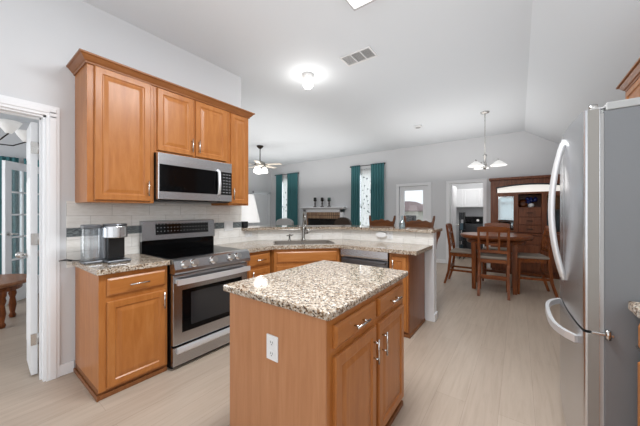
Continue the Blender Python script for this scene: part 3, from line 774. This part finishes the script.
# ceiling fan in the living room
t = thing('ceiling_fan', 'white bladed ceiling fan with lit glass shades in the living room', 'ceiling fan', (-2.66, 4.31, CH))
obj('canopy', MB().lathe([(.09, 0), (.085, -.03), (.03, -.08), (.014, -.085)]), BRONZE, t)
obj('rod', MB().tube([(0, 0, -.08), (0, 0, -.43)], .013), BRONZE, t)
obj('motor', MB().lathe([(.03, -.41), (.13, -.44), (.14, -.5), (.11, -.55), (.05, -.57)]), base('brushed_pewter', (150, 146, 140), .3, .9), t)
blm = base('pale_blade_wood', (206, 196, 182), .4)
for k in range(5):
    a = 2*PI*k/5+.38
    b_ = MB(); b_.loops([[(r, -hw, -.515+hw*.12), (r, hw, -.515-hw*.12), (r, hw, -.508-hw*.12), (r, -hw, -.508+hw*.12)] for r, hw in ((.17, .05), (.25, .062), (.55, .07), (.62, .055))])
    b_.xf(Matrix.Rotation(a, 4, 'Z')); bo = obj('blade', b_, blm, t)
    i_ = MB(); i_.box(.10, -.02, -.525, .22, .02, -.512); i_.xf(Matrix.Rotation(a, 4, 'Z')); obj('blade_iron', i_, BRONZE, bo)
for k in range(3):
    a = 2*PI*k/3+.64; cx, cy = .12*math.cos(a), .12*math.sin(a)
    s_ = MB(); s_.lathe([(.03, -.58), (.06, -.61), (.085, -.67), (.09, -.72), (.06, -.735), (.001, -.74)], (cx, cy, 0), 16); so = obj('lamp_shade', s_, FANB, t)
    s2 = MB(); s2.tube([(cx*.3, cy*.3, -.56), (cx, cy, -.59)], .012); obj('arm', s2, BRONZE, so)
point('fan_light', (-2.66, 4.31, CH-.95), 4, .05)

# dining chandelier
def chandelier(label, loc, drop, arm_r, angs, sh_r, sh_h, metal, up=False):
    t = thing('chandelier', label, 'chandelier', loc)
    obj('canopy', MB().lathe([(.07, 0), (.065, -.02), (.02, -.035)]), metal, t)
    obj('stem', MB().tube([(0, 0, -.03), (0, 0, -drop+.28)], .007), metal, t)
    obj('body', MB().lathe([(.008, -drop+.3), (.035, -drop+.27), (.02, -drop+.25), (.018, -drop+.10), (.03, -drop+.06), (.008, -drop+.01), (.001, -drop)], seg=16), metal, t)
    for a in angs:
        dx, dy = math.cos(a), math.sin(a)
        z0 = -drop+.10
        am = MB()
        pts = [(0, 0, z0+.1), (dx*arm_r*.15, dy*arm_r*.15, z0-.03), (dx*arm_r*.45, dy*arm_r*.45, z0-.06), (dx*arm_r*.8, dy*arm_r*.8, z0+.03), (dx*arm_r, dy*arm_r, z0+.08), (dx*arm_r, dy*arm_r, z0+.04)]
        if up: pts = [(0, 0, z0+.02), (dx*arm_r*.3, dy*arm_r*.3, z0-.06), (dx*arm_r*.7, dy*arm_r*.7, z0-.05), (dx*arm_r, dy*arm_r, z0+.02)]
        am.tube(pts, .007, 8); ao = obj('arm', am, metal, t)
        sh = MB()
        if up:
            z1 = z0+.02; prof = [(.025, z1), (sh_r*.45, z1+sh_h*.25), (sh_r*.75, z1+sh_h*.6), (sh_r, z1+sh_h), (sh_r-.006, z1+sh_h), (sh_r*.7, z1+sh_h*.6), (sh_r*.4, z1+sh_h*.27), (.01, z1+.015)]
        else:
            z1 = z0+.05; prof = [(.025, z1), (sh_r*.4, z1-sh_h*.22), (sh_r*.75, z1-sh_h*.62), (sh_r, z1-sh_h), (sh_r-.007, z1-sh_h), (sh_r*.7, z1-sh_h*.66), (sh_r*.35, z1-sh_h*.3), (.01, z1-.012)]
        sh.lathe(prof, (dx*arm_r, dy*arm_r, 0), 24); obj('lamp_shade', sh, SHADE, ao)
    return t
a0 = math.radians(36.346)
chandelier('nickel chandelier with three white glass shades over the dining table', (2.47, 5.02, CH), 1.04, .205, [a0+math.radians(q) for q in (76, 196, 316)], .128, .085, CHROME)
chandelier('bronze chandelier with upturned white glass shades in the study', (-1.98, -.42, CH), 1.015, .38, [.536+2*PI*k/5 for k in range(5)], .105, .13, BRONZE, True)

# ------------------------------------------------------------------ living room
fp = thing('fireplace', 'white mantel fireplace with buff brick between the teal curtained windows', 'fireplace', (-2.35, D, 0))
wobj('surround', (lambda m: (m.box(-3.18, D-.10, 0, -3.06, D-.001, 1.40, .004), m.box(-1.66, D-.10, 0, -1.54, D-.001, 1.40, .004), m.box(-3.18, D-.10, 1.30, -1.54, D-.001, 1.42, .004), m)[-1])(MB()), WHITE, fp)
wobj('mantel_shelf', (lambda m: (m.box(-3.26, D-.21, 1.44, -1.44, D-.001, 1.475, .006), m.box(-3.22, D-.15, 1.415, -1.48, D-.001, 1.44, .006), m)[-1])(MB()), WHITE, fp)
bk = MB(); bk.box(-3.06, D-.06, 0, -1.66, D-.001, 1.36)
wobj('brick_face', bk, BRICK, fp)
fb_ = MB(); fb_.box(-3.0, D-.064, 0, -1.72, D-.061, 1.09); wobj('firebox', fb_, BLACK, fp)
sc = MB(); sc.box(-2.9, D-.076, .45, -1.82, D-.066, .48); sc.box(-2.9, D-.076, 1.03, -1.82, D-.066, 1.06)
for i in range(14): sc.box(-2.88+i*.08-.006, D-.074, .1, -2.88+i*.08+.006, D-.068, 1.05)
wobj('fire_screen', sc, BRONZE, fp)
for i, (x, hgt, lab) in enumerate(((-2.65, .33, 'leftmost dark candle holder on the mantel shelf'), (-2.35, .32, 'middle dark candle holder on the mantel shelf'), (-2.07, .31, 'rightmost dark candle holder on the mantel shelf'))):
    t = thing('candle_holder', lab, 'candle holder', (x, D-.11, 1.475), 0, 'candle holders on the mantel')
    obj('stand', MB().lathe([(.065, 0), (.065, .015), (.022, .035), (.018, .09), (.034, .11), (.018, .13), (.02, hgt-.13), (.06, hgt-.11), (.06, hgt-.10), (.01, hgt-.10)], seg=14), BRONZE, t)
    obj('candle', MB().lathe([(.05, hgt-.10), (.05, hgt-.01), (.01, hgt)], seg=14), base('dark_candle_%d' % i, ((40, 48, 48), (48, 44, 42), (74, 100, 92))[i], .6), t)

def curtain(label, x0, x1, zt, z0, y, mat, folds, amp=.03, cat='curtain', name='curtain', axis='x'):
    m = MB(); n = folds*8; rings = []
    for j, z in enumerate((zt, zt-.05, zt-.4, (zt+z0)/2, z0+.4, z0)):
        sp = (1, .97, .96, .98, 1, 1.0)[j]; xc = (x0+x1)/2
        row = []
        for i in range(n+1):
            u = i/n; x = xc+(x0+(x1-x0)*u-xc)*sp; d_ = amp*math.sin(2*PI*folds*u+.3*math.sin(j*1.3))*(.7+.1*j)
            row.append((x, y+d_, z) if axis == 'x' else (y+d_, x, z))
        rings.append(row)
    m.loops(rings, False, False, closed=False, smooth=True)
    o = obj(name, m, mat)
    md = o.modifiers.new('thickness', 'SOLIDIFY'); md.thickness = .004
    return tag(o, label, cat)
yc = D-.075
curtain('teal curtain panel left of the window nearest the ceiling fan', -4.58, -4.24, 2.735, .03, yc, TEAL, 4)
curtain('teal curtain panel right of the window nearest the ceiling fan', -3.99, -3.46, 2.735, .03, yc, TEAL, 6)
curtain('white patterned sheer curtain in the window nearest the ceiling fan', -4.24, -3.99, 2.64, .45, D-.025, SHEER, 3, .012, name='sheer_curtain')
curtain('teal curtain panel right beside the fireplace mantel', -1.27, -.95, 2.735, .03, yc, TEAL, 4)
curtain('teal curtain panel nearest the glazed garden door', -.60, -.17, 2.735, .03, yc, TEAL, 5)
curtain('white patterned sheer curtain in the window beside the garden door', -.95, -.60, 2.62, .45, D-.025, SHEER, 3, .012, name='sheer_curtain')
for xa, xb, lab in ((-4.61, -3.44, 'dark curtain rod over the window nearest the ceiling fan'), (-1.285, -.155, 'dark curtain rod over the window beside the garden door')):
    t = thing('curtain_rod', lab, 'curtain rod', ((xa+xb)/2, D, 2.71))
    h_ = (xb-xa)/2
    obj('rod', MB().tube([(-h_, -.075, 0), (h_, -.075, 0)], .011), BRONZE, t)
    for s_ in (-1, 1):
        obj('finial', MB().sphere((s_*h_, -.075, 0), .022), BRONZE, t); obj('bracket', MB().box(s_*(h_-.03)-.008, -.085, -.012, s_*(h_-.03)+.008, -.001, .012), BRONZE, t)

# white-shaded lamp on a small table behind the range wall
lx, ly = -.80, 2.37
t = thing('side_table', 'dark wood side table under the white-shaded lamp behind the bar', 'table', (lx, ly, 0))
obj('top', MB().lathe([(.30, .60), (.30, .63), (.29, .635)]), CHERRY_H, t); obj('pedestal', MB().lathe([(.2, 0), (.18, .03), (.04, .08), (.035, .55), (.1, .60)]), CHERRY, t)
t = thing('table_lamp', 'table lamp with tapered white shade behind the end of the range wall', 'lamp', (lx, ly, .636))
obj('base', MB().lathe([(.08, 0), (.08, .02), (.03, .04), (.055, .18), (.06, .28), (.02, .40), (.01, .55)]), BRONZE, t)
obj('lamp_shade', MB().lathe([(.24, .50), (.135, .97), (.13, .97), (.235, .50)], cap=False), LAMPSH, t)
# plain black box put at the bar end for a dark mark not identified
t = thing('small_black_box', 'small black box standing on the bar top against the tiled wall end', 'black_item', (.0, 1.72, 1.10), R90)
obj('body', MB().box(-.04, -.03, 0, .035, .05, .085, .008), BLACK, t); obj('front_plate', MB().box(-.03, -.033, .01, .025, -.029, .075), base('dark_front_grey', (34, 34, 35), .8), t)
# small glass bottle on the bar
t = thing('glass_bottle', 'small clear blue glass bottle on the raised bar between two stools', 'bottle', (1.705, 2.95, 1.10))
BG = pane_mat('pale_blue_glass', (.66, .78, .82), .25)
obj('body', MB().lathe([(.035, 0), (.042, .02), (.04, .07), (.018, .10), (.015, .13), (.012, .13)], seg=16), BG, t); obj('stopper', MB().sphere((0, 0, .145), .018), BG, t)

# armchairs in the living room, tops seen over the bar
def armchair(label, loc, rz, mat, h, bw=.36, bh=.3):
    t = thing('armchair', label, 'armchair', loc, rz)
    obj('seat', MB().box(-.3, -.34, .18, .3, .25, .46, .05), mat, t)
    m = MB(); m.prism_y([(-bw, .2)]+[(bw*math.cos(a), h-bh+bh*math.sin(a)) for a in [PI*(1-i/14) for i in range(15)]]+[(bw, .2)], .22, .36); obj('backrest', m, mat, t)
    for s_ in (-1, 1):
        obj('arm', MB().box(s_*.30, -.34, .16, s_*.40, .28, .64, .03), mat, t)
        for y in (-.3, .28): obj('leg', MB().tube([(s_*.33, y, 0), (s_*.33, y, .18)], [.018, .025]), CHERRY, t)
    return t
armchair('dark brown round-backed armchair between fireplace and right window', (-1.02, 5.7, 0), PI*.06, DARKCH, 1.16, .24, .2)
armchair('grey armchair in front of the left living-room window', (-3.15, 5.55, 0), .2, GREYCH, 1.10, .3, .14)

# bar stools
def stool(label, loc, rz):
    t = thing('bar_stool', label, 'bar stool', loc, rz, 'bar stools behind the raised bar')
    # front is -y; back posts at +y
    obj('seat', MB().box(-.21, -.20, .70, .21, .20, .745, .015), OAKST, t)
    for s_ in (-1, 1):
        obj('leg', MB().bar([(s_*.22, -.21, 0), (s_*.13, -.12, .70)], .036, .036), OAKST, t)
        obj('leg', MB().bar([(s_*.22, .21, 0), (s_*.13, .12, .70)], .036, .036), OAKST, t)
        obj('back_post', MB().bar([(s_*.16, .17, .745), (s_*.185, .195, 1.0), (s_*.222, .222, 1.20), (s_*.227, .228, 1.25)], [.034, .034, .03, .022], [.034, .034, .03, .022]), OAKST, t)
    for z, y in ((.22, -.185), (.30, .175)): obj('stretcher', MB().box(-.185, y-.012, z, .185, y+.012, z+.03), OAKST, t)
    for s_ in (-1, 1): obj('stretcher', MB().bar([(s_*.18, -.17, .32), (s_*.18, .17, .32)], .022, .03), OAKST, t)
    top = []
    n = 36
    for i in range(n+1):
        u = -1+2*i/n
        z = 1.15+.028*math.cos(u*PI*.5)+.007*math.cos(u*PI*4)+(.01 if abs(u) < .25 else 0)*math.cos(u*PI*2)
        top.append((u*.215, z))
    m = MB(); m.prism_y([(-.215, 1.06), (.215, 1.06)]+top[::-1], .205, .23); obj('crest_rail', m, OAKST, t)
    m = MB(); m.box(-.17, .175, .84, .17, .197, .88); obj('lower_rail', m, OAKST, t)
    for x in (-.13, -.065, 0, .065, .13): obj('spindle', MB().tube([(x, .186, .87), (x, .215, 1.07)], .009, 8), OAKST, t)
    return t
s0 = stool('bar stool behind the raised bar, the one nearer the garden door end', (1.69, 3.53, 0), 0)
dup(s0, (1.07, 3.53, 0), 0, 'bar stool behind the raised bar, in front of the right curtained window')

# ------------------------------------------------------------------ dining
TC = (2.62, 4.97)
t = thing('dining_table', 'round cherry counter-height dining table under the nickel chandelier', 'table', (TC[0], TC[1], 0))
obj('tabletop', MB().lathe([(.49, .855), (.52, .87), (.53, .90), (.525, .922), (.515, .925)], seg=48), CHERRY_H, t)
obj('apron', MB().lathe([(.42, .78), (.43, .79), (.43, .855), (.42, .856)], seg=40), CHERRY, t)
for sx in (-1, 1):
    for sy in (-1, 1): obj('leg', MB().bar([(sx*.285, sy*.275, 0), (sx*.285, sy*.275, .80)], [.055, .072], [.055, .072]), CHERRY, t)

def chair():
    t = thing('dining_chair', '', 'chair', (0, 0, 0), 0, 'counter-height chairs around the round dining table')
    obj('seat', MB().box(-.215, -.22, .575, .215, .20, .615, .016), CUSH, t)
    m = MB(); m.box(-.20, -.205, .515, .20, -.18, .577); m.box(-.20, .16, .515, .20, .185, .577); m.box(-.20, -.2, .515, -.178, .18, .577); m.box(.178, -.2, .515, .20, .18, .577); obj('apron', m, CHERRY_H, t)
    for s_ in (-1, 1):
        obj('leg', MB().bar([(s_*.195, -.20, 0), (s_*.19, -.195, .25), (s_*.188, -.192, .577)], [.032, .038, .042], [.032, .038, .042]), CHERRY, t)
        obj('leg', MB().bar([(s_*.195, .29, 0), (s_*.193, .225, .22), (s_*.19, .195, .50), (s_*.19, .205, .70), (s_*.195, .255, 1.055)], .036, [.034, .04, .044, .04, .03]), CHERRY, t)
    obj('stretcher', MB().box(-.175, -.205, .18, .175, -.183, .225), CHERRY_H, t)
    obj('stretcher', MB().box(-.175, .20, .28, .175, .22, .33), CHERRY_H, t)
    for s_ in (-1, 1): obj('stretcher', MB().bar([(s_*.19, -.19, .26), (s_*.19, .21, .26)], .02, .035), CHERRY_H, t)
    def by(z): return .205+(z-.70)*.14
    obj('top_rail', MB().loops([[(-.21, by(1.0)-.012, 1.0), (-.21, by(1.0)+.012, 1.0), (-.21, by(1.09)+.012, 1.075), (-.21, by(1.09)-.012, 1.075)]]+[[(x, by(1.0)-.012+.02*(1-(x/.21)**2), 1.0), (x, by(1.0)+.012+.02*(1-(x/.21)**2), 1.0), (x, by(1.09)+.012+.02*(1-(x/.21)**2), 1.075+.02*(1-(x/.21)**2)), (x, by(1.09)-.012+.02*(1-(x/.21)**2), 1.075+.02*(1-(x/.21)**2))] for x in (-.15, -.08, 0, .08, .15, .21)]), CHERRY_H, t)
    obj('lower_rail', MB().box(-.175, by(.7)-.008, .675, .175, by(.7)+.014, .72), CHERRY_H, t)
    obj('middle_rail', MB().box(-.175, by(.92)-.008, .905, .175, by(.92)+.01, .94), CHERRY_H, t)
    for x in (-.075, .075): obj('slat', MB().bar([(x, by(.71)+.004, .71), (x, by(1.01)+.01, 1.01)], .03, .014), CHERRY, t)
    obj('cross_rail', MB().box(-.075, by(.80)-.005, .795, .075, by(.80)+.008, .82), CHERRY_H, t)
    return t
ch = chair(); ch.location = (2.64, 4.03+.0, 0); ch.rotation_euler = (0, 0, PI+.06)
ch.location = (2.625, 4.565, 0)
ch['label'] = 'cherry dining chair nearest the camera, its slatted back facing us'
dup(ch, (2.145, 4.97, 0), R90, 'cherry dining chair on the left of the round table, facing right')
dup(ch, (3.105, 4.99, 0), -R90+.2, 'cherry dining chair on the right of the table, half behind the refrigerator')
dup(ch, (2.60, 5.60, 0), 0.0, 'cherry dining chair on the far side of the table, before the hutch')

# hutch
HX0, HX1, HF = 2.456, 3.80, 6.40
HC = (HX0+HX1)/2
t = thing('china_hutch', 'tall dark wood china hutch with arched top against the back wall', 'hutch', (HC, D, 0))
def hb(name, args, mat=HUTCHW, par=None, bev=.004):
    m = MB()
    for a in args: m.box(*a, bev)
    m.xf(loc_of(t)); return obj(name, m, mat, par or t)
BK = D-.016
hb('buffet', [(HX0, HF-.05, .09, HX1, BK, .84)])
hb('buffet_top', [(HX0-.03, HF-.08, .84, HX1+.03, BK, .875)])
hb('plinth', [(HX0+.02, HF-.02, 0, HX1-.02, BK, .09)])
hb('post', [(HX0, HF, .875, HX0+.10, BK, 1.99)]); hb('post', [(HX1-.10, HF, .875, HX1, BK, 1.99)])
hb('back_panel', [(HX0+.1, BK-.02, .875, HX1-.1, BK, 1.99)])
m = MB(); pts = []
for i in range(17):
    u = -1+2*i/16; pts.append((HC+u*(HX1-HX0-.2)/2, 1.90-.055*u*u))
m.prism_y([(HX0+.1, 1.99), (HX1-.1, 1.99)]+pts[::-1], HF, HF+.03); m.xf(loc_of(t)); obj('arch', m, HUTCHW, t)
m = MB(); m.prism_y([(x, z+.002) for x, z in pts]+[(x, z-.03) for x, z in pts[::-1]], HF+.005, HF+.035); m.xf(loc_of(t)); obj('arch_edge', m, BLACK, t)
hb('cornice', [(HX0-.03, HF-.04, 1.99, HX1+.03, BK, 2.045)], bev=.012)
hb('arch_panel', [(HX0+.12, HF+.05, 1.725, HX1-.12, HF+.06, 1.95)], PANEL, bev=.001)  # pale panel behind the arch, given a weak glow of its own
hb('deck', [(HX0+.1, HF+.0, 1.68, HX1-.1, BK-.02, 1.72)])
hb('divider', [(2.905, HF, .875, 2.945, BK-.02, 1.68)]); hb('divider', [(3.325, HF, .875, 3.365, BK-.02, 1.68)])
hb('added_reflector', [(HX0+.1, BK-.03, .9, 2.905, BK-.02, 1.68), (3.365, BK-.03, .9, HX1-.1, BK-.02, 1.68)], REFLECTOR, bev=.001)  # reflective backs added to give the glass doors a bluish reflection
for xa, xb in ((HX0+.10, 2.905), (3.365, HX1-.10)):
    o = hb('glass_door', [(xa, HF-.005, .88, xa+.04, HF+.018, 1.68), (xb-.04, HF-.005, .88, xb, HF+.018, 1.68), (xa+.04, HF-.005, .88, xb-.04, HF+.018, .92), (xa+.04, HF-.005, 1.64, xb-.04, HF+.018, 1.68)])
    hb('pane', [(xa+.04, HF+.004, .92, xb-.04, HF+.009, 1.64)], GLASSH, o, 0)
    for z in (1.13, 1.38): hb('shelf', [(xa, HF+.06, z, xb, BK-.03, z+.008)], GLASSH, bev=.001)
hb('niche_shelf', [(2.945, HF+.005, 1.375, 3.325, BK-.02, 1.405)])
for z in (.885, 1.05, 1.215):
    o = hb('drawer', [(2.95, HF-.004, z, 3.32, HF+.02, z+.15)])
    hb('handle', [(3.085, HF-.022, z+.068, 3.185, HF-.004, z+.084)], BRONZE, o)
hb('drawer_box', [(2.945, HF+.02, .88, 3.325, BK-.02, 1.375)])
for i in range(3):
    xa = HX0+.03+i*.43
    o = hb('drawer', [(xa, HF-.068, .66, xa+.41, HF-.05, .82)]); hb('handle', [(xa+.15, HF-.085, .735, xa+.26, HF-.068, .75)], BRONZE, o)
    o = hb('door', [(xa, HF-.068, .12, xa+.41, HF-.05, .63)]); hb('handle', [(xa+.36, HF-.085, .4, xa+.375, HF-.068, .5)], BRONZE, o)
t = thing('vase', 'small white vase of blue flowers in the hutch niche', 'vase', (3.16, HF+.16, 1.405))
obj('pot', MB().lathe([(.035, 0), (.055, .03), (.05, .07), (.035, .085), (.03, .085)]), WHITEP, t)
m = MB()
for i in range(16): m.sphere((random.uniform(-.07, .09), random.uniform(-.05, .05), .13+random.uniform(-.04, .06)), random.uniform(.025, .04), 1, 8, 6)
obj('flowers', m, BLUEV, t)
t = thing('plate', 'brown plate standing in the hutch niche left of the blue flowers', 'plate', (3.03, HF+.30, 1.406))
m = MB(); m.lathe([(.03, 0), (.09, .012), (.092, .015), (.03, .006)], seg=24); m.xf(Matrix.Translation((0, 0, .09)) @ Matrix.Rotation(PI/2-.2, 4, 'X')); obj('disc', m, CHERRY, t)
# glassware in the hutch doors
gl = MB(); 
def goblet(label, x, z):
    t = thing('goblet', label, 'goblet', (x, HF+.22, z), 0, 'goblets behind the hutch glass')
    obj('bowl', MB().lathe([(.028, 0), (.026, .004), (.005, .01), (.005, .07), (.03, .10), (.033, .15), (.03, .15)], seg=14), GLASSH, t)
for i, x in enumerate((2.66, 2.74, 2.82)): goblet(('left', 'middle', 'right')[i]+' clear goblet on the upper shelf of the left hutch door', x, 1.388)

# laundry room
t = thing('washing_machine', 'dark grey washing machine in the laundry room beyond the doorway', 'washing machine', (1.98, 8.5, 0))
obj('body', MB().box(-.36, -.34, .03, .36, .33, .95, .015), WASH, t)
m = MB(); m.prism_x([(.10, .95), (.15, 1.16), (.33, 1.18), (.33, .95)], -.36, .36); o = obj('control_panel', m, BLACKG, t)
m = MB(); m.tube([(0, .115, 1.06), (0, .085, 1.065)], .035, 16); obj('knob', m, CHROME, o)
obj('lid', MB().box(-.32, -.32, .95, .32, .08, .965, .006), WASH, t); obj('base', MB().box(-.33, -.3, 0, .33, .3, .03), BLACK, t)
t = thing('laundry_cabinet', 'white wall cabinets and shelf above the washing machine', 'cabinet', (2.05, 8.89, 1.45))
obj('body', MB().box(-.9, -.34, 0, .9, 0, .55), WHITE, t)
for i in range(4): obj('door', MB().panel(-.89+i*.45, .01, -.89+i*.45+.43, .54, -.341, [(0, 0), (0, .014), (.004, .018), (.05, .018), (.056, .012)]), WHITE, t)
t = thing('bottle_rack', 'dark narrow rack standing beside the laundry door', 'rack', (1.67, 7.9, 0))
for s_ in (-1, 1):
    for y in (-.1, .1): obj('post', MB().box(s_*.055-.01, y-.01, 0, s_*.055+.01, y+.01, 1.3), BLACK, t)
for z in (.2, .5, .8, 1.1): obj('shelf', MB().box(-.055, -.11, z, .055, .11, z+.015), BLACK, t)
for z, c in ((.215, (40, 60, 70)), (.515, (60, 64, 70)), (.815, (70, 96, 110)), (1.115, (58, 62, 66))): tag(obj('storage_bin', (lambda m: m.xf(Matrix.Translation((1.67, 7.9, 0))))(MB().box(-.042, -.10, z+.001, .042, .085, z+.18, .01)), base('bin_%d' % int(z*1000), c, .5)), {.215: 'storage bin on the lowest shelf', .515: 'storage bin on the second shelf', .815: 'bluish storage bin on the third shelf', 1.115: 'storage bin on the top shelf'}[z]+' of the laundry rack', 'bin', 'bins on the laundry rack')

# ------------------------------------------------------------------ study
t = thing('round_table', 'round dark wood end table in the study under the bronze chandelier', 'table', (-2.0, -.41, 0))
obj('tabletop', MB().lathe([(.40, .47), (.42, .485), (.42, .505), (.40, .515)], seg=40), wood('worn_brown_top', (120, 72, 44), (142, 92, 60), (160, 110, 76), .4, (2, 16, 16)), t)
obj('apron', MB().lathe([(.32, .40), (.325, .41), (.325, .47), (.32, .471)], seg=36), CHERRY, t)
for a in range(4):
    x, y = .29*math.cos(a*PI/2+.5), .29*math.sin(a*PI/2+.5)
    obj('leg', MB().lathe([(.028, 0), (.035, .03), (.022, .06), (.036, .16), (.025, .25), (.038, .30), (.03, .34), (.04, .36), (.04, .44)], (x, y, 0), 14), CHERRY, t)
tag(obj('place_mat', MB().box(-2.20, -.55, .5155, -1.94, -.31, .521, .001), base('pale_blue_paper', (180, 190, 198), .7)), 'pale blue cloth lying on the round study table', 'cloth')
curtain('teal curtain panel behind the french door, left half', -.15, .16, 2.35, .03, XL+.10, TEAL, 4, axis='y')
curtain('teal curtain panel behind the french door, right half', .22, .60, 2.35, .03, XL+.10, TEAL, 4, axis='y')
